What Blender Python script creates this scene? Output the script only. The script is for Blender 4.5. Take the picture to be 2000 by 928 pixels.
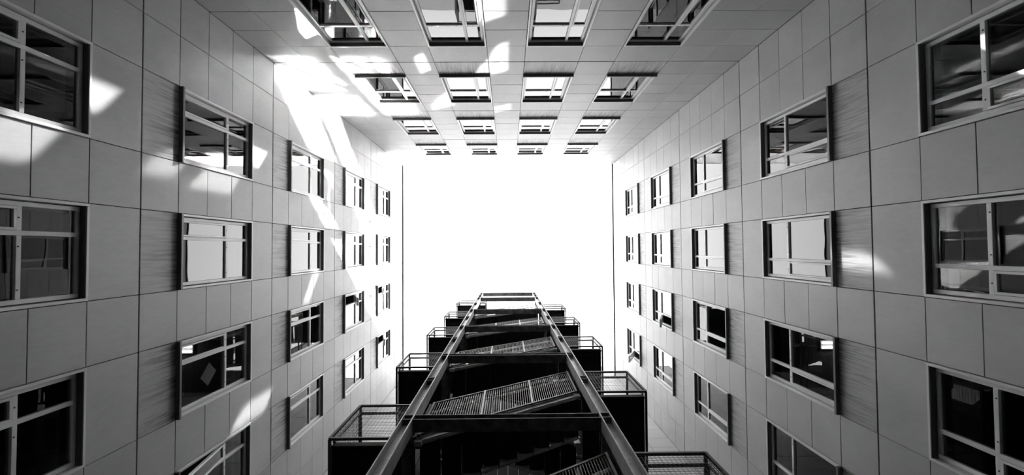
import bpy, bmesh, math, random
from mathutils import Vector, Matrix

for o in list(bpy.data.objects):
    bpy.data.objects.remove(o, do_unlink=True)
SC = bpy.context.scene
COL = SC.collection
random.seed(7)

# ------------------------------------------------------------------ camera, sky, sun, exposure
H = 3.3                      # storey height in metres; lengths below are in storeys unless they end in _m
EYE = 1.3                    # camera height above the ground, metres

def rot(rx, ry, rz):
    c, s = math.cos, math.sin
    Rx = Matrix(((1, 0, 0), (0, c(rx), -s(rx)), (0, s(rx), c(rx))))
    Ry = Matrix(((c(ry), 0, s(ry)), (0, 1, 0), (-s(ry), 0, c(ry))))
    Rz = Matrix(((c(rz), -s(rz), 0), (s(rz), c(rz), 0), (0, 0, 1)))
    return Rz @ Ry @ Rx

K = rot(-0.0262, -0.0093, -0.0072)
cam_data = bpy.data.cameras.new('camera')
cam_data.sensor_width = 36.0
cam_data.lens = 843.8 / 2000 * 36.0
cam_data.clip_start = 0.05
cam_data.clip_end = 500
cam = bpy.data.objects.new('camera', cam_data)
COL.objects.link(cam)
right, down, fwd = Vector(K[0]), Vector(K[1]), Vector(K[2])
m = Matrix.Identity(4)
for i in range(3):
    m[i][0], m[i][1], m[i][2] = right[i], -down[i], -fwd[i]
m.translation = (0, 0, EYE)
cam.matrix_world = m
SC.camera = cam

world = bpy.data.worlds.new('sky')
SC.world = world
world.use_nodes = True
bg = world.node_tree.nodes['Background']
bg.inputs[0].default_value = (1, 1, 1, 1)      # bright even haze
bg.inputs[1].default_value = 5.9

SUN_DIR = Vector((-0.805, -1.0, -1.31)).normalized()     # the way the sunlight travels
sun_data = bpy.data.lights.new('sun', 'SUN')
sun_data.energy = 58.0
sun_data.angle = math.radians(0.6)
sun_ob = bpy.data.objects.new('sun', sun_data)
COL.objects.link(sun_ob)
sun_ob.rotation_euler = SUN_DIR.to_track_quat('-Z', 'Y').to_euler()
sun_ob.location = (20, 25, 40)

SC.view_settings.view_transform = 'Standard'
SC.view_settings.look = 'None'
SC.view_settings.exposure = 0.0
SC.view_settings.gamma = 1.0
SC.view_settings.use_curve_mapping = False
SC.cycles.use_light_tree = False             # crisp edges on the pane glint lamps
SC.cycles.sample_clamp_indirect = 0.0
SC.cycles.max_bounces = 12
SC.cycles.diffuse_bounces = 6
SC.cycles.glossy_bounces = 5
SC.cycles.transparent_max_bounces = 16

# ------------------------------------------------------------------ materials
def mat(name, base, rough=0.6, metal=0.0, spec=0.3):
    mt = bpy.data.materials.new(name)
    mt.use_nodes = True
    b = mt.node_tree.nodes['Principled BSDF']
    b.inputs['Base Color'].default_value = (base, base, base, 1)
    b.inputs['Roughness'].default_value = rough
    b.inputs['Metallic'].default_value = metal
    b.inputs['Specular IOR Level'].default_value = spec
    return mt, mt.node_tree.nodes, mt.node_tree.links, b

def ramp(nd, a, va, b, vb):
    r = nd.new('ShaderNodeValToRGB')
    r.color_ramp.elements[0].position = a
    r.color_ramp.elements[1].position = b
    r.color_ramp.elements[0].color = (va, va, va, 1)
    r.color_ramp.elements[1].color = (vb, vb, vb, 1)
    return r

def mul(nd, lk, a, b):
    mx = nd.new('ShaderNodeMix')
    mx.data_type = 'RGBA'
    mx.blend_type = 'MULTIPLY'
    mx.inputs[0].default_value = 1.0
    lk.new(a, mx.inputs[6])
    lk.new(b, mx.inputs[7])
    return mx.outputs[2]

def noise(nd, lk, vec, scale, detail=4, sc=(1, 1, 1)):
    mp = nd.new('ShaderNodeMapping')
    mp.inputs['Scale'].default_value = sc
    lk.new(vec, mp.inputs['Vector'])
    n = nd.new('ShaderNodeTexNoise')
    n.inputs['Scale'].default_value = scale
    n.inputs['Detail'].default_value = detail
    lk.new(mp.outputs[0], n.inputs['Vector'])
    return n.outputs['Fac']

PANEL_ROUGH, PANEL_SPEC = 0.55, 0.8             # sealed, slightly shiny boards

def cement(name, base, stained):
    mt, nd, lk, b = mat(name, base, PANEL_ROUGH, 0, PANEL_SPEC)
    geo = nd.new('ShaderNodeNewGeometry')
    tc = nd.new('ShaderNodeTexCoord')
    oi = nd.new('ShaderNodeObjectInfo')
    cloud = ramp(nd, 0.3, 0.86, 0.7, 1.05)
    lk.new(noise(nd, lk, geo.outputs['Position'], 1.3, 6, (1, 1, 0.7)), cloud.inputs[0])
    grain = ramp(nd, 0.25, 0.94, 0.75, 1.04)
    lk.new(noise(nd, lk, geo.outputs['Position'], 22, 3, (1, 1, 0.35)), grain.inputs[0])
    each = ramp(nd, 0.0, 0.93, 1.0, 1.03)
    lk.new(oi.outputs['Random'], each.inputs[0])
    base_rgb = nd.new('ShaderNodeRGB')
    base_rgb.outputs[0].default_value = (base, base, base, 1)
    c = mul(nd, lk, base_rgb.outputs[0], cloud.outputs[0])
    c = mul(nd, lk, c, grain.outputs[0])
    c = mul(nd, lk, c, each.outputs[0])
    if stained:                                # rain has washed dirt down from the sill in fine vertical runs
        streak = ramp(nd, 0.44, 0.0, 0.60, 1.0)
        lk.new(noise(nd, lk, geo.outputs['Position'], 7.0, 6, (6, 6, 0.3)), streak.inputs[0])
        broad = ramp(nd, 0.30, 0.25, 0.58, 1.0)
        lk.new(noise(nd, lk, geo.outputs['Position'], 2.6, 3, (2, 2, 0.5)), broad.inputs[0])
        sep = nd.new('ShaderNodeSeparateXYZ')
        lk.new(tc.outputs['Generated'], sep.inputs[0])
        fade = ramp(nd, 0.0, 0.35, 0.95, 1.0)
        lk.new(sep.outputs['Z'], fade.inputs[0])
        dirt = mul(nd, lk, mul(nd, lk, streak.outputs[0], fade.outputs[0]), broad.outputs[0])
        mx = nd.new('ShaderNodeMix')
        mx.data_type = 'RGBA'
        lk.new(dirt, mx.inputs[0])
        lk.new(c, mx.inputs[6])
        mx.inputs[7].default_value = (0.06, 0.06, 0.06, 1)
        c = mx.outputs[2]
    lk.new(c, b.inputs['Base Color'])
    bump = nd.new('ShaderNodeBump')
    bump.inputs['Strength'].default_value = 0.06
    bump.inputs['Distance'].default_value = 0.01
    lk.new(noise(nd, lk, geo.outputs['Position'], 60, 2), bump.inputs['Height'])
    lk.new(bump.outputs[0], b.inputs['Normal'])
    return mt

def steel(name, base, rough, spec, blotch=0.35):
    mt, nd, lk, b = mat(name, base, rough, 0.0, spec)
    geo = nd.new('ShaderNodeNewGeometry')
    r1 = ramp(nd, 0.35, 1 - blotch, 0.7, 1 + blotch * 0.6)
    lk.new(noise(nd, lk, geo.outputs['Position'], 7, 6, (1, 1, 1)), r1.inputs[0])
    r2 = ramp(nd, 0.4, 0.85, 0.65, 1.1)
    lk.new(noise(nd, lk, geo.outputs['Position'], 40, 3), r2.inputs[0])
    rgb = nd.new('ShaderNodeRGB')
    rgb.outputs[0].default_value = (base, base, base, 1)
    lk.new(mul(nd, lk, mul(nd, lk, rgb.outputs[0], r1.outputs[0]), r2.outputs[0]), b.inputs['Base Color'])
    return mt

def glass(name, ior, tint, wobble):
    mt = bpy.data.materials.new(name)
    mt.use_nodes = True
    nd, lk = mt.node_tree.nodes, mt.node_tree.links
    nd.remove(nd['Principled BSDF'])
    out = nd['Material Output']
    tr = nd.new('ShaderNodeBsdfTransparent')
    tr.inputs[0].default_value = (tint, tint, tint, 1)
    gl = nd.new('ShaderNodeBsdfGlossy')
    gl.inputs['Roughness'].default_value = 0.0
    gl.inputs[0].default_value = (1, 1, 1, 1)
    fr = nd.new('ShaderNodeFresnel')
    fr.inputs['IOR'].default_value = ior
    geo = nd.new('ShaderNodeNewGeometry')
    bump = nd.new('ShaderNodeBump')
    bump.inputs['Strength'].default_value = wobble
    bump.inputs['Distance'].default_value = 0.02
    lk.new(noise(nd, lk, geo.outputs['Position'], 1.6, 1), bump.inputs['Height'])
    lk.new(bump.outputs[0], gl.inputs['Normal'])
    front = nd.new('ShaderNodeMath')           # reflect on the face the light arrives at only
    front.operation = 'SUBTRACT'
    front.inputs[0].default_value = 1.0
    lk.new(geo.outputs['Backfacing'], front.inputs[1])
    fac = nd.new('ShaderNodeMath')
    fac.operation = 'MULTIPLY'
    lk.new(fr.outputs[0], fac.inputs[0])
    lk.new(front.outputs[0], fac.inputs[1])
    mx = nd.new('ShaderNodeMixShader')
    lk.new(fac.outputs[0], mx.inputs[0])
    lk.new(tr.outputs[0], mx.inputs[1])
    lk.new(gl.outputs[0], mx.inputs[2])
    lk.new(mx.outputs[0], out.inputs['Surface'])
    return mt

def emitter(name, strength):
    mt, nd, lk, b = mat(name, 0.9)
    b.inputs['Emission Color'].default_value = (1, 1, 1, 1)
    b.inputs['Emission Strength'].default_value = strength
    return mt

M = {}
M['panel'] = cement('fibre_cement', 0.37, False)
M['stained'] = cement('fibre_cement_with_runs', 0.35, True)
M['joint'] = mat('joint_backing', 0.03, 0.9)[0]
M['alu'] = mat('anodised_aluminium', 0.62, 0.4, 0, 0.6)[0]
M['reveal'] = mat('shaded_head_lining', 0.09, 0.6, 0, 0.3)[0]  # shade of the downward-facing window head put into the colour
M['plinth'] = mat('dark_plinth', 0.10, 0.7)[0]
M['sill'] = mat('shaded_sill_metal', 0.10, 0.45, 0, 0.5)[0]  # shade under the sill put into the whole sill's colour
M['seal'] = mat('dark_gasket', 0.03, 0.7)[0]
M['glass'] = glass('window_glass', 1.6, 0.62, 0.05)
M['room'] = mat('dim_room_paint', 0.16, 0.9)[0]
M['coping'] = mat('coping_metal', 0.02, 0.7, 0, 0.1)[0]
M['col'] = steel('galvanised_steel', 0.42, 0.5, 0.5, 0.25)
M['beam'] = steel('dark_painted_steel', 0.11, 0.6, 0.35, 0.55)
M['rail'] = steel('rail_steel', 0.06, 0.5, 0.4, 0.2)
M['bars'] = steel('baluster_steel', 0.16, 0.45, 0.5, 0.2)
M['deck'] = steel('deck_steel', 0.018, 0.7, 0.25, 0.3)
M['ground'] = steel('courtyard_paving', 0.07, 0.85, 0.2, 0.15)
M['paper'] = mat('paper', 0.75, 0.9)[0]
M['lamp'] = emitter('fluorescent_tube', 9.0)
M['housing'] = mat('lamp_housing', 0.5, 0.5)[0]
M['render'] = cement('sun_mask_render', 0.5, False)

# ------------------------------------------------------------------ mesh helpers
class MB:
    def __init__(s):
        s.v, s.f = [], []
    def box(s, x0, x1, y0, y1, z0, z1):
        n = len(s.v)
        s.v += [(x0, y0, z0), (x1, y0, z0), (x1, y1, z0), (x0, y1, z0), (x0, y0, z1), (x1, y0, z1), (x1, y1, z1), (x0, y1, z1)]
        s.f += [tuple(n + i for i in q) for q in ((3, 2, 1, 0), (4, 5, 6, 7), (0, 1, 5, 4), (1, 2, 6, 5), (2, 3, 7, 6), (3, 0, 4, 7))]
        return s
    def bar(s, a, b, w, h=None, up=(0, 0, 1)):
        h = w if h is None else h
        a, b = Vector(a), Vector(b)
        d = (b - a).normalized()
        u = Vector(up)
        if abs(d.dot(u)) > 0.97:
            u = Vector((0, 1, 0))
        sx = d.cross(u).normalized() * (w / 2)
        sy = sx.cross(d).normalized() * (h / 2)
        n = len(s.v)
        for p in (a, b):
            for q in (-sx - sy, sx - sy, sx + sy, -sx + sy):
                s.v.append(tuple(p + q))
        s.f += [tuple(n + i for i in q) for q in ((3, 2, 1, 0), (4, 5, 6, 7), (0, 1, 5, 4), (1, 2, 6, 5), (2, 3, 7, 6), (3, 0, 4, 7))]
        return s
    def tube(s, a, b, r, k=8):
        a, b = Vector(a), Vector(b)
        d = (b - a).normalized()
        u = Vector((0, 0, 1)) if abs(d.z) < 0.9 else Vector((1, 0, 0))
        sx = d.cross(u).normalized()
        sy = sx.cross(d)
        n = len(s.v)
        for p in (a, b):
            for i in range(k):
                t = 2 * math.pi * i / k
                s.v.append(tuple(p + (sx * math.cos(t) + sy * math.sin(t)) * r))
        s.f += [(n + i, n + (i + 1) % k, n + k + (i + 1) % k, n + k + i) for i in range(k)]
        s.f += [tuple(n + i for i in range(k))[::-1], tuple(n + k + i for i in range(k))]
        return s
    def mesh(s, name, material):
        me = bpy.data.meshes.new(name)
        me.from_pydata(s.v, [], s.f)
        bm = bmesh.new()
        bm.from_mesh(me)
        bmesh.ops.recalc_face_normals(bm, faces=bm.faces)
        bm.to_mesh(me)
        bm.free()
        me.materials.append(material)
        return me

def link(name, data, parent=None, loc=(0, 0, 0), rz=0.0):
    o = bpy.data.objects.new(name, data)
    COL.objects.link(o)
    o.parent = parent
    o.location = loc
    o.rotation_euler = (0, 0, rz)
    return o

def build(name, mb, material, parent=None, loc=(0, 0, 0), rz=0.0):
    return link(name, mb.mesh(name, material), parent, loc, rz)

def tag(o, label=None, cat=None, group=None, kind=None):
    for k, v in (('label', label), ('category', cat), ('group', group), ('kind', kind)):
        if v:
            o[k] = v
    return o

def bevelled(mb, name, material, w):
    me = mb.mesh(name, material)
    bm = bmesh.new()
    bm.from_mesh(me)
    bmesh.ops.bevel(bm, geom=list(bm.edges), offset=w, segments=1, affect='EDGES')
    bm.to_mesh(me)
    bm.free()
    return me

# ------------------------------------------------------------------ courtyard measures (storeys, from the camera)
XL, XR, YT, YB = -1.5196, 1.5281, -1.2244, 1.8299
Z0 = 0.798                                     # first heavy floor joint above the camera
SILL, HEAD = 0.2044, 0.7788
ROWS = [0, SILL, SILL + (HEAD - SILL) / 3, SILL + 2 * (HEAD - SILL) / 3, HEAD]
RIM = 6.23
WW, GG = 0.354, 0.236

def zz(z):                                     # storeys above the camera -> metres above the ground
    return z * H + EYE

# side -> (origin on the wall's viewer-left end seen from the court, rotation, length, window centre shift)
SIDES = {
    'left':  (Vector((XL, YT)), math.radians(90), YB - YT, -0.007),
    'right': (Vector((XR, YB)), math.radians(-90), YB - YT, -0.003),
    'back':  (Vector((XR, YT)), math.radians(180), XR - XL, 0.006),
    'front': (Vector((XL, YB)), 0.0, XR - XL, 0.0),
}

def columns(length, shift):
    c = length / 2 + shift
    e = [c + k * (WW + GG) + s * WW / 2 for k in (-1.5, -0.5, 0.5, 1.5) for s in (-1, 1)]
    return [0, e[0] - GG] + e + [e[-1] + GG, length]

THIN, HEAVY = 0.009, 0.022                     # joint widths, metres
WALL_T = 0.30
panel_meshes = {}

def panel_mesh(w, h, material):
    key = (round(w, 3), round(h, 3), material.name)
    if key not in panel_meshes:
        mb = MB().box(-w / 2, w / 2, 0, 0.03, -h / 2, h / 2)
        panel_meshes[key] = bevelled(mb, 'panel', material, 0.002)
    return panel_meshes[key]

walls = {}
ORD = ['first', 'second', 'third', 'fourth', 'fifth', 'sixth']

def make_wall(side, with_windows, first_floor):
    org, rz, length, shift = SIDES[side]
    cols = columns(length, shift)
    Lm = length * H
    top = zz(RIM)
    mb = MB()
    d0, d1 = 0.03, WALL_T
    ext = WALL_T if side in ('back', 'front') else 0.0
    zbase = zz(Z0 + first_floor)
    levels = []
    z = zbase
    if with_windows:
        for n in range(0, 5):
            zs, zh = zz(Z0 + n + SILL), zz(Z0 + n + HEAD)
            mb.box(-ext, Lm + ext, d0, d1, z, zs)
            edges = [-ext] + [cols[k] * H for k in range(2, 10)] + [Lm + ext]
            for k in range(0, len(edges), 2):
                mb.box(edges[k], edges[k + 1], d0, d1, zs, zh)
            z = zh
    mb.box(-ext, Lm + ext, d0, d1, z, top)
    w = build('wall_' + side, mb, M['joint'], None, (org.x * H, org.y * H, 0), rz)
    tag(w, {'left': 'tall grey panelled wall on the left of the court, sun patches on it', 'right': 'tall grey panelled wall on the right of the court, in shade',
            'back': 'grey panelled wall across the top of the picture, opposite the stair', 'front': 'plain panelled wall behind the steel stair'}[side], 'wall', None, 'structure')
    base = MB().box(0, Lm, 0, d1, 0, zbase - 0.02)
    build('wall_base', base, M['plinth'], w)
    for n in range(first_floor, 6):
        rows = ROWS + [1.0] if n < 5 else [0, 0.215, RIM - Z0 - 5]
        for r in range(len(rows) - 1):
            if with_windows and n < 5 and 1 <= r <= 3:
                use = [c for c in range(11) if c not in (2, 4, 6, 8)]
            else:
                use = range(11)
            for c in use:
                x0, x1 = cols[c] * H + THIN / 2, cols[c + 1] * H - THIN / 2
                a = zz(Z0 + n + rows[r]) + (HEAVY / 2 if r == 0 else THIN / 2)
                b = zz(Z0 + n + rows[r + 1]) - (HEAVY / 2 if (r == len(rows) - 2 and n < 5) else THIN / 2)
                st = with_windows and c in (2, 4, 6, 8) and r == 0 and n < 5
                me = panel_mesh(x1 - x0, b - a, M['stained'] if st else M['panel'])
                link('panel', me, w, ((x0 + x1) / 2, random.uniform(-0.0015, 0.0015), (a + b) / 2))
    walls[side] = (w, cols)
    return w

make_wall('left', True, 0)
make_wall('right', True, 0)
make_wall('back', True, 0)
make_wall('front', False, 1)

# copings along the roof edges
for i, (side, mt, proud) in enumerate((('left', 'coping', 0.045), ('right', 'coping', 0.045), ('back', 'panel', 0.01), ('front', 'panel', 0.01))):
    org, rz, length, _ = SIDES[side]
    o = build('trim_%d' % (i + 1), MB().box(0, length * H, -proud, WALL_T + 0.3, zz(RIM), zz(RIM) + 0.05), M[mt], None, (org.x * H, org.y * H, 0), rz)
    tag(o, 'thin roof edge coping along the top of the %s wall' % side, 'coping', None, 'structure')

# ground
g = build('floor', MB().box(XL * H, XR * H, YT * H, YB * H, -0.2, 0), M['ground'])
tag(g, 'paved courtyard ground below the walls', 'ground', None, 'structure')

# dim rooms behind the glass: one shell per wall with a slab at every storey
for side in ('left', 'right', 'back'):
    org, rz, length, shift = SIDES[side]
    mb = MB()
    Lm, dep = length * H, 3.2
    for n in range(0, 6):
        zf = zz(Z0 + n - 0.02)
        mb.box(0, Lm, WALL_T + 0.002, dep, zf - 0.25, zf)
    a, b = zz(Z0 - 0.02), zz(Z0 + 5 - 0.02)
    mb.box(0, Lm, dep, dep + 0.1, a, b)
    mb.box(-0.1, 0, WALL_T + 0.002, dep + 0.1, a - 0.25, b)
    mb.box(Lm, Lm + 0.1, WALL_T + 0.002, dep + 0.1, a - 0.25, b)
    for k in (-1, 0, 1):                       # partitions between rooms
        xc = (length / 2 + shift + k * (WW + GG)) * H
        mb.box(xc - 0.05, xc + 0.05, WALL_T + 0.002, dep, a, b)
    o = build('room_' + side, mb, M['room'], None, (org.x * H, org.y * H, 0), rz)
    tag(o, 'dim rooms behind the windows of the %s wall' % side, 'room', None, 'structure')

# ------------------------------------------------------------------ windows
Wm, Hm = WW * H, (HEAD - SILL) * H
LT = 0.045                                     # liner thickness
INX0, INX1, INZ0, INZ1 = LT + 0.005, Wm - LT - 0.005, LT + 0.005, Hm - LT - 0.005
MX = Wm * 0.325                                # mullion, nearer the viewer's left
TZ = Hm * 0.635                                # transom
FW, FD0, FD1 = 0.05, 0.05, 0.11                # frame width and depth range

def window_meshes():
    d = {}
    f = MB()
    f.box(0.005, LT - 0.006, -0.022, FD1, 0.005, Hm - 0.005)
    f.box(Wm - LT + 0.006, Wm - 0.005, -0.022, FD1, 0.005, Hm - 0.005)
    f.box(LT - 0.006, Wm - LT + 0.006, -0.022, 0.03, Hm - LT + 0.006, Hm - 0.005)
    f.box(LT, Wm - LT, 0.0, FD1, 0.005, LT)
    d['liner'] = bevelled(f, 'liner', M['alu'], 0.003)
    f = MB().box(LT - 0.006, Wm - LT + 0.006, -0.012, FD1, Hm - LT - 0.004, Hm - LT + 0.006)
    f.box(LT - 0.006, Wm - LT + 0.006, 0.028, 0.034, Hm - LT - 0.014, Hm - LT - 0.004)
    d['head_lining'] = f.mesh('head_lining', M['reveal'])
    s = MB().box(0.0, Wm, -0.065, 0.03, -0.012, 0.03)
    s.box(LT, Wm - LT, 0.03, FD0, 0.03, LT + 0.008)
    d['sill'] = bevelled(s, 'sill', M['sill'], 0.003)
    f = MB()
    f.box(INX0, INX0 + FW, FD0, FD1, INZ0, INZ1)
    f.box(INX1 - FW, INX1, FD0, FD1, INZ0, INZ1)
    f.box(INX0 + FW, INX1 - FW, FD0, FD1, INZ1 - FW, INZ1)
    f.box(INX0 + FW, INX1 - FW, FD0, FD1, INZ0, INZ0 + FW)
    d['window_frame'] = bevelled(f, 'window_frame', M['alu'], 0.003)
    d['mullion'] = bevelled(MB().box(MX - FW / 2, MX + FW / 2, FD0 - 0.006, FD1, INZ0 + FW, INZ1 - FW), 'mullion', M['alu'], 0.003)
    t = MB().box(INX0 + FW, MX - FW / 2, FD0 - 0.008, FD1, TZ - FW / 2, TZ + FW / 2)
    t.box(MX + FW / 2, INX1 - FW, FD0 - 0.008, FD1, TZ - FW / 2, TZ + FW / 2)
    d['transom'] = bevelled(t, 'transom', M['alu'], 0.003)
    b = MB()
    for bx in (MX - 0.16, MX + 0.14, INX1 - FW - 0.10):
        b.box(bx - 0.007, bx + 0.007, FD0 - 0.012, FD0 - 0.004, TZ - 0.014, TZ)
    d['bolt'] = b.mesh('bolt', M['seal'])
    gy0, gy1 = 0.070, 0.082
    def pane(x0, x1, z0, z1):
        return MB().box(x0, x1, gy0, gy1, z0, z1).mesh('pane', M['glass'])
    xa, xb, xc, xd = INX0 + FW, MX - FW / 2, MX + FW / 2, INX1 - FW
    za, zb, zc, zd = INZ0 + FW, TZ - FW / 2, TZ + FW / 2, INZ1 - FW
    d['panes'] = [pane(xc, xd, za, zb), pane(xc, xd, zc, zd), pane(xa, xb, zc, zd)]
    # opening light: its own frame and pane, hinged along its top edge (origin on the hinge)
    sw, sh, e = xb - xa, zb - za, 0.032
    f = MB()
    f.box(0.003, e, -0.015, 0.04, -sh + 0.003, -0.003)
    f.box(sw - e, sw - 0.003, -0.015, 0.04, -sh + 0.003, -0.003)
    f.box(e, sw - e, -0.015, 0.04, -e, -0.003)
    f.box(e, sw - e, -0.015, 0.04, -sh + 0.003, -sh + e)
    d['sash'] = bevelled(f, 'sash', M['alu'], 0.003)
    d['sash_pane'] = MB().box(e, sw - e, 0.008, 0.02, -sh + e, -e).mesh('pane', M['glass'])
    d['sash_at'] = (xa, FD0, zb)
    return d

WD = window_meshes()
win_no = 0
SIDE_WORDS = {'left': 'left wall', 'right': 'right wall', 'back': 'wall at the picture top'}
# opening lights that stand ajar: (side, storey row, column) -> degrees
AJAR = {('left', 3, 2): 24, ('left', 4, 2): 14, ('left', 4, 3): 18, ('right', 3, 1): 22, ('right', 4, 0): 26, ('left', 1, 3): 10}

def make_window(side, n, k):
    global win_no
    win_no += 1
    org, rz, length, shift = SIDES[side]
    cols = columns(length, shift)
    x = cols[2 + 2 * k] * H
    c, s = math.cos(rz), math.sin(rz)
    w = bpy.data.objects.new('window_%d' % win_no, None)
    w.empty_display_size = 0.1
    COL.objects.link(w)
    w.location = (org.x * H + c * x, org.y * H + s * x, zz(Z0 + n + SILL))
    w.rotation_euler = (0, 0, rz)
    a = AJAR.get((side, n, k), 0)
    place = {'left': 'from the top corner', 'right': 'from the stair end', 'back': 'from the right'}[side]
    tag(w, 'four pane window, %s row up, %s %s, %s%s' % (ORD[n], ORD[k], place, SIDE_WORDS[side], ', vent ajar' if a else ''), 'window', 'windows of the ' + SIDE_WORDS[side], 'structure')
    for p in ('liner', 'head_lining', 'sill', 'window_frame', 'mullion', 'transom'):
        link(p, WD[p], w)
    tag(link('bolt', WD['bolt'], w), kind='stuff')
    for me in WD['panes']:
        link('pane', me, w)
    sa = link('sash', WD['sash'], w, WD['sash_at'])
    sa.rotation_euler = (math.radians(-a), 0, 0)
    link('pane', WD['sash_pane'], sa)
    return w

for side in ('left', 'right', 'back'):
    for n in range(5):
        for k in range(4):
            make_window(side, n, k)

# ------------------------------------------------------------------ steel fire escape
tower = bpy.data.objects.new('fire_escape', None)
COL.objects.link(tower)
TY = 0.95
tower.location = (0, TY * H, 0)
tag(tower, 'dark steel fire escape stair tower rising from the bottom of the picture', 'fire escape')

def P(x, y, z):                                # storeys from the camera -> the tower's own metres
    return Vector((x * H, (y - TY) * H, zz(z)))

def tb(mb, x0, x1, y0, y1, z0, z1):
    a, b = P(x0, y0, z0), P(x1, y1, z1)
    return mb.box(a.x, b.x, a.y, b.y, a.z, b.z)

LEFT_Z = [0.69, 1.69, 2.69, 3.69, 4.69, 5.76]
RIGHT_Z = [1.19, 2.20, 3.21, 4.22, 5.25]
BEAM_Z = [0.73, 1.731, 2.727, 3.73, 4.728, 5.857, 6.483]     # tops of the cross beams
BH = 0.048
YF, YFR = 0.651, 0.708                         # front and rear of the front columns
tk = 0.0045                                    # plate thickness
CL = (-0.4165, -0.372)
CR = (0.355, 0.399)

def column(x0, x1, y0, y1, ztop, levels):
    mb = MB()
    zg = -EYE / H
    tb(mb, x0, x0 + tk, y0, y1, zg, ztop)
    tb(mb, x1 - tk, x1, y0, y1, zg, ztop)
    ym = (y0 + y1) / 2
    tb(mb, x0 + tk, x1 - tk, ym - tk / 2, ym + tk / 2, zg, ztop)
    c = build('column', mb, M['col'], tower)
    for z in levels:
        for dz in (-0.003, -BH + 0.003):
            s = MB()
            tb(s, x0 + tk, x1 - tk, y0 + 0.002, ym - tk / 2, z + dz - 0.0022, z + dz + 0.0022)
            build('stiffener', s, M['beam'], c)
    return c

lv = []
for i in range(1, 7):
    lv.append(BEAM_Z[i])
    if i < 5:
        lv.append((BEAM_Z[i] + BEAM_Z[i + 1]) / 2)
    if i == 5:
        lv.append(6.17)
column(CL[0], CL[1], YF, YFR, 6.486, lv)
column(CR[0], CR[1], YF, YFR, 6.486, lv)
column(CL[0], CL[1], 1.225, 1.282, 5.9, [])
column(CR[0], CR[1], 1.225, 1.282, 5.9, [])

def i_beam(name, x0, x1, y0, y1, z1, along):
    mb = MB()
    z0 = z1 - BH
    tb(mb, x0, x1, y0, y1, z0, z0 + tk)
    tb(mb, x0, x1, y0, y1, z1 - tk, z1)
    if along == 'x':
        ym = (y0 + y1) / 2
        tb(mb, x0, x1, ym - tk / 2, ym + tk / 2, z0 + tk, z1 - tk)
    else:
        xm = (x0 + x1) / 2
        tb(mb, xm - tk / 2, xm + tk / 2, y0, y1, z0 + tk, z1 - tk)
    return build(name, mb, M['beam'], tower)

for z in BEAM_Z:
    i_beam('cross_beam', CL[1], CR[0], YF + 0.003, YF + 0.053, z, 'x')
for z in BEAM_Z[:6]:
    i_beam('side_beam', CL[0] + 0.001, CL[1] - 0.001, YFR, 1.225, z, 'y')
    i_beam('side_beam', CR[0] + 0.001, CR[1] - 0.001, YFR, 1.225, z, 'y')

RAIL = 0.349
GY = 0.727                                     # guard plane at the front
BACKY = 1.215
R1 = 0.034                                     # tube sizes, metres

def frame_tubes(mb, pts, w):
    for a, b in zip(pts, pts[1:]):
        mb.bar(P(*a), P(*b), w)

def wires(mb, axis, a0, a1, fixed, z0, z1, pitch=0.0155, w=0.0034):
    n = max(1, int(round((a1 - a0) / pitch)))
    for i in range(1, n):
        t = a0 + (a1 - a0) * i / n
        p, q = ((t, fixed, z0), (t, fixed, z1)) if axis == 'x' else ((fixed, t, z0), (fixed, t, z1))
        mb.bar(P(*p), P(*q), w)
    n = int(round((z1 - z0) / pitch))
    for i in range(1, n):
        z = z0 + (z1 - z0) * i / n
        p, q = ((a0, fixed, z), (a1, fixed, z)) if axis == 'x' else ((fixed, a0, z), (fixed, a1, z))
        mb.bar(P(*p), P(*q), w)

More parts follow.
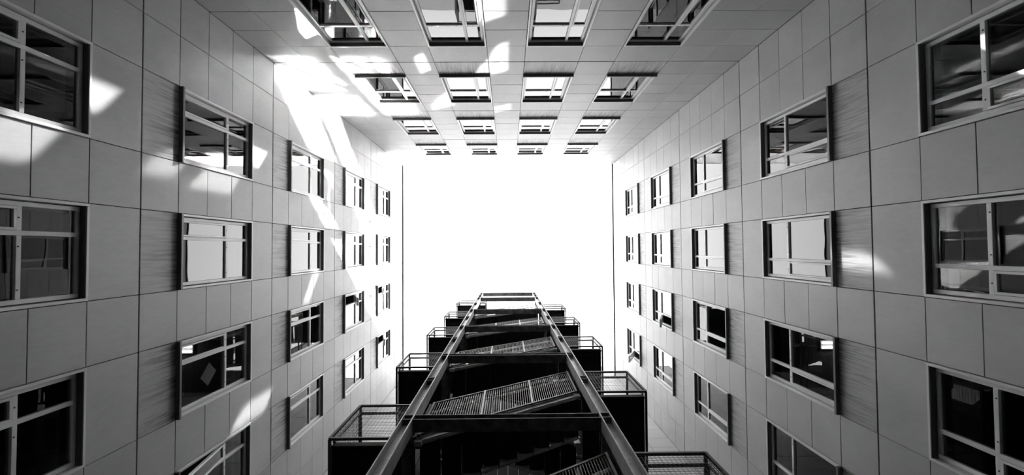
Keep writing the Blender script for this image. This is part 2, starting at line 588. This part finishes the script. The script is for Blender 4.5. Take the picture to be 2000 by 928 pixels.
def landing(sgn, z, inner=0.365, closed=False):
    xo, xd, xi = sgn * 0.692, sgn * 0.677, sgn * inner
    lo, hi = min(xd, xi), max(xd, xi)
    deck = MB()
    tb(deck, lo, hi, 0.745, BACKY, z + 0.004, z + 0.010)
    for y in (0.745, BACKY - 0.006):
        tb(deck, lo, hi, y, y + 0.006, z - 0.022, z + 0.004)
    for x in (lo, hi - 0.006):
        tb(deck, x, x + 0.006, 0.745, BACKY, z - 0.022, z + 0.004)
    k = 15
    for i in range(1, k):
        y = 0.745 + (BACKY - 0.745) * i / k
        tb(deck, lo, hi, y, y + 0.002, z - 0.006, z + 0.004)
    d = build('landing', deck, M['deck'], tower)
    fr = MB()
    for h in (0.0, RAIL):
        pts = [(xi, GY, z + h), (xo, GY, z + h), (xo, BACKY, z + h), (xi, BACKY, z + h)]
        if closed:
            pts.append((xi, GY, z + h))
        frame_tubes(fr, pts, R1)
    corners = [(xo, GY), (xo, BACKY), (xi, BACKY), (xi, GY)]
    for x, y in corners:
        fr.bar(P(x, y, z), P(x, y, z + RAIL), R1)
    for x in (xd,):                            # brackets that carry the guard on the deck
        fr.bar(P(xo, 0.76, z + 0.006), P(xd, 0.76, z + 0.006), R1 * 0.7)
        fr.bar(P(xo, 1.19, z + 0.006), P(xd, 1.19, z + 0.006), R1 * 0.7)
    build('guard_frame', fr, M['rail'], d)
    hr = MB()
    hz = z + 0.30
    hx = sgn * 0.679
    path = [P(xi, 0.744, hz), P(hx, 0.744, hz), P(hx, BACKY - 0.016, hz), P(xi, BACKY - 0.016, hz)]
    for a, b in zip(path, path[1:]):
        hr.tube(a, b, 0.022)
    for x, y in ((hx, 0.744), (hx, BACKY - 0.016)):
        hr.tube(P(x, y, z + 0.01), P(x, y, hz), 0.018)
    build('handrail', hr, M['rail'], d)
    wm = MB()
    a, b = min(xi, xo), max(xi, xo)
    wires(wm, 'x', a, b, GY, z, z + RAIL)
    wires(wm, 'y', GY, BACKY, xo, z, z + RAIL)
    if closed:
        wires(wm, 'y', GY, BACKY, xi, z, z + RAIL)
    tag(build('wire_mesh', wm, M['rail'], d), kind='stuff')
    return d

for z in LEFT_Z[1:5]:
    landing(-1, z)
landing(-1, LEFT_Z[5], 0.305, True)
for z in RIGHT_Z:
    landing(1, z)

boards = 20  # dark boards added to block bright gaps behind the stair
for i in range(boards):
    x0 = -0.62 + 1.22 * i / boards
    x1 = -0.62 + 1.22 * (i + 1) / boards
    bd = MB()
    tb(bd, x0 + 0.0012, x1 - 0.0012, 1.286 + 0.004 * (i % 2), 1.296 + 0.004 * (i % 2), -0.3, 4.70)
    build('gap_board', bd, M['deck'], tower)

tread_cache = {}

def flight(xa, za, xb, zb, y0, y1, guard_y, back):
    st = MB()
    for y in (y0, y1):
        st.bar(P(xa, y, za + 0.0), P(xb, y, zb + 0.0), 0.012, 0.17)
        st.bar(P(xa, y, za - 0.024), P(xb, y, zb - 0.024), 0.055, 0.012)
        st.bar(P(xa, y, za + 0.024), P(xb, y, zb + 0.024), 0.055, 0.012)
    for x, z in ((xa, za), (xb, zb)):          # end brackets
        a = P(x, y0, z)
        st.box(a.x - 0.05, a.x + 0.05, a.y - 0.03, a.y + 0.03, a.z - 0.11, a.z + 0.03)
    f = build('stair_flight', st, M['col'], tower)
    n = 9
    dep, wid = 0.262, (y1 - y0) * H - 0.02
    key = round(wid, 3)
    if key not in tread_cache:
        mb = MB().box(-dep / 2, dep / 2, -wid / 2, wid / 2, -0.012, 0.012)
        mb.box(-dep / 2, -dep / 2 + 0.012, -wid / 2, wid / 2, -0.045, -0.012)
        mb.box(dep / 2 - 0.012, dep / 2, -wid / 2, wid / 2, -0.045, -0.012)
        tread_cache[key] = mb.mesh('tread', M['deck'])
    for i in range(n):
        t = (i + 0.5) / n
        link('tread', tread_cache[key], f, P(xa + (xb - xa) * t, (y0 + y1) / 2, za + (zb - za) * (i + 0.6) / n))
    for gy in guard_y:
        g = MB()
        for h in (0.012, 0.352):
            g.bar(P(xa, gy, za + h), P(xb, gy, zb + h), 0.026)
        build('guard_rail', g, M['rail'], f)
        for i in range(4):
            t = i / 3
            x, z = xa + (xb - xa) * t, za + (zb - za) * t
            build('guard_post', MB().bar(P(x, gy, z), P(x, gy, z + 0.352), 0.03, 0.045), M['bars'], f)
        b = MB()
        k = 66
        for i in range(1, k):
            t = i / k
            x, z = xa + (xb - xa) * t, za + (zb - za) * t
            b.bar(P(x, gy, z + 0.012), P(x, gy, z + 0.352), 0.0065)
        tag(build('baluster_bars', b, M['bars'], f), kind='stuff')
        hy = gy + (0.018 if gy < 0.9 else -0.018)
        h = MB()
        h.tube(P(xa, hy, za + 0.285), P(xb, hy, zb + 0.285), 0.02)
        build('handrail', h, M['alu'], f)
    if back:                                   # rail on the open side of the upper lane
        g = MB()
        g.bar(P(xa, y0 - 0.012, za + 0.352), P(xb, y0 - 0.012, zb + 0.352), 0.045)
        build('inner_rail', g, M['rail'], f)
    return f

for i in range(5):
    flight(-0.3525, LEFT_Z[i] + 0.02, 0.34, RIGHT_Z[i], 0.745, 0.945, [GY], False)
    flight(0.34, RIGHT_Z[i] + 0.02, -0.3525, LEFT_Z[i + 1], 0.985, 1.195, [BACKY], True)

# ------------------------------------------------------------------ roof storey, and an unseen screen added to shape the sunlight
pent = build('wall_upper', MB().box(0.62 * H, 2.2 * H, YB * H + 0.002, (YB + 0.7) * H, zz(RIM) + 0.052, zz(6.72)), M['panel'])
tag(pent, 'low set back roof storey above the plain wall behind the stair', 'wall', None, 'structure')
nb = MB()
NY = 5.5
ZT = zz(14.24)
nb.box(-6 * H, 2.12 * H, NY * H, (NY + 0.06) * H, 0, ZT)
nb.box(4.63 * H, 12 * H, NY * H, (NY + 0.06) * H, 0, ZT)
nb.box(2.12 * H, 4.63 * H, NY * H, (NY + 0.06) * H, zz(12.74), ZT)
o = build('wall_sun_mask', nb, M['render'])
tag(o, 'unseen screen added beyond the stair, its opening shaped to let the sun through', 'sun screen', None, 'structure')

# ------------------------------------------------------------------ small things at the windows
def on_wall(side, u, z, depth):
    org, rz, length, shift = SIDES[side]
    c, sn = math.cos(rz), math.sin(rz)
    return Vector((org.x * H + c * u - sn * depth, org.y * H + sn * u + c * depth, z)), rz

def strip_light(side, u, z, depth, length, turn, label):
    p, rz = on_wall(side, u, z, depth)
    t = bpy.data.objects.new('strip_light', None)
    COL.objects.link(t)
    t.location = p
    t.rotation_euler = (0, 0, rz + turn)
    tag(t, label, 'lamp', 'lit strip lights behind the panes')
    build('housing', MB().box(-length / 2, length / 2, -0.09, 0.09, 0.02, 0.07), M['housing'], t)
    for y in (-0.05, 0.05):
        build('lamp_tube', MB().tube((-length / 2 + 0.02, y, 0.0), (length / 2 - 0.02, y, 0.0), 0.02), M['lamp'], t)
    return t

CEIL = lambda n: zz(Z0 + n + 1 - 0.02) - 0.25 - 0.075
strip_light('left', 6.02, CEIL(1), 1.98, 1.2, math.radians(90), 'lit strip light behind the window holding the paper sheet, left wall')
strip_light('right', 4.02, CEIL(1), 1.96, 1.2, math.radians(90), 'lit strip light in a dark second row window of the right wall')


pp, prz = on_wall('left', 6.13, 8.74, 0.086)
pm = MB().box(-0.145, 0.145, 0.0, 0.003, -0.128, 0.128)
pa = build('paper_sheet', pm, M['paper'], None, pp, prz)
pa.rotation_euler = (0, math.radians(45), prz)
tag(pa, 'pale sheet of paper stuck askew inside a dark pane of the left wall', 'paper')

for i, y in enumerate((-0.308, -0.035, 0.233, 0.502)):
    p, rz = on_wall('left', (y - YT) * H, zz(4.725), 0.0)
    hk = build('wall_anchor', MB().box(-0.05, 0.05, -0.008, 0.002, -0.05, 0.05), M['alu'], None, p, rz)
    build('eye_bolt', MB().tube((0, -0.12, 0), (0, -0.005, 0), 0.014).tube((0, -0.12, -0.05), (0, -0.12, 0.05), 0.012), M['rail'], hk)
    tag(hk, '%s small steel anchor from the court corner, high on the left wall' % ORD[i], 'anchor', 'row of anchors on the left wall')

# ------------------------------------------------------------------ added area lamps standing in for sunlight thrown back off panes
def glint_lamp(name, hit, back, size, power, soft=1.5, shape='RECTANGLE'):
    """hit: point on a wall (storeys); back: steps back along the mirrored ray to the pane; size: metres"""
    side, hx, hy, hz = hit
    sx, sy = {'back': (-1, 1), 'left': (1, -1), 'twice': (1, 1)}[side]
    d = Vector((0.805 * sx, 1.0 * sy, -1.31))
    p = Vector((hx, hy, hz)) - d * back
    ld = bpy.data.lights.new(name, 'AREA')
    ld.shape = shape
    ld.size, ld.size_y = size
    ld.spread = math.radians(soft)
    ld.energy = power * size[0] * size[1]
    lo = bpy.data.objects.new(name, ld)
    COL.objects.link(lo)
    lo.location = (p.x * H, p.y * H, zz(p.z))
    z = -d.normalized()
    x = Vector((0, 0, 1)).cross(z).normalized()
    y = z.cross(x)
    lo.matrix_world = Matrix(((x.x, y.x, z.x, lo.location.x), (x.y, y.y, z.y, lo.location.y), (x.z, y.z, z.z, lo.location.z), (0, 0, 0, 1)))
    return lo

GLINT_LAMPS = [                                     # wall hit by the ray, steps back to the pane, size, strength, softness
    (('left', -0.115, YT, 2.807), 1.71, (0.62, 0.95), 13.6, 0.8),
    (('left', -0.547, YT, 3.55), 1.18, (0.50, 0.75), 13.6, 0.8),
    (('left', -0.04, YT, 3.73), 1.74, (0.35, 0.35), 11.9, 0.8),
    (('left', -0.559, YT, 2.823), 1.16, (0.20, 0.60), 11.9, 0.8),
    (('left', -0.10, YT, 2.162), 1.72, (0.50, 0.60), 10.2, 0.8),
    (('left', -1.103, YT, 2.317), 0.49, (0.30, 0.60), 15.3, 0.8),
    (('left', -0.925, YT, 2.425), 0.71, (0.30, 0.50), 11.9, 1.2),
    (('back', XL, -0.573, 1.58), 0.62, (0.24, 0.32), 10.2, 2.0),
    (('back', XL, -0.404, 1.938), 0.79, (0.30, 0.40), 6.0, 2.4),
    (('back', XL, -0.565, 2.607), 0.63, (0.26, 0.40), 13.6, 0.8),
    (('back', XL, -0.381, 2.28), 0.81, (0.30, 0.70), 7.6, 1.6),
    (('back', XL, -0.371, 1.355), 0.82, (0.35, 0.40), 8.5, 1.6),
    (('back', XL, 0.939, 2.607), 2.13, (0.22, 0.75), 13.6, 0.8),
    (('back', XL, 0.256, 3.376), 1.45, (0.58, 0.26), 11.9, 0.8),
    (('twice', XR, 0.064, 1.874), 1.25, (0.14, 0.60), 15.3, 1.6),
    (('twice', XR, -0.61, 1.245), 0.58, (0.35, 0.50), 13.6, 0.8),
]
for i, gl in enumerate(GLINT_LAMPS):
    glint_lamp('pane_glint_lamp', *gl)
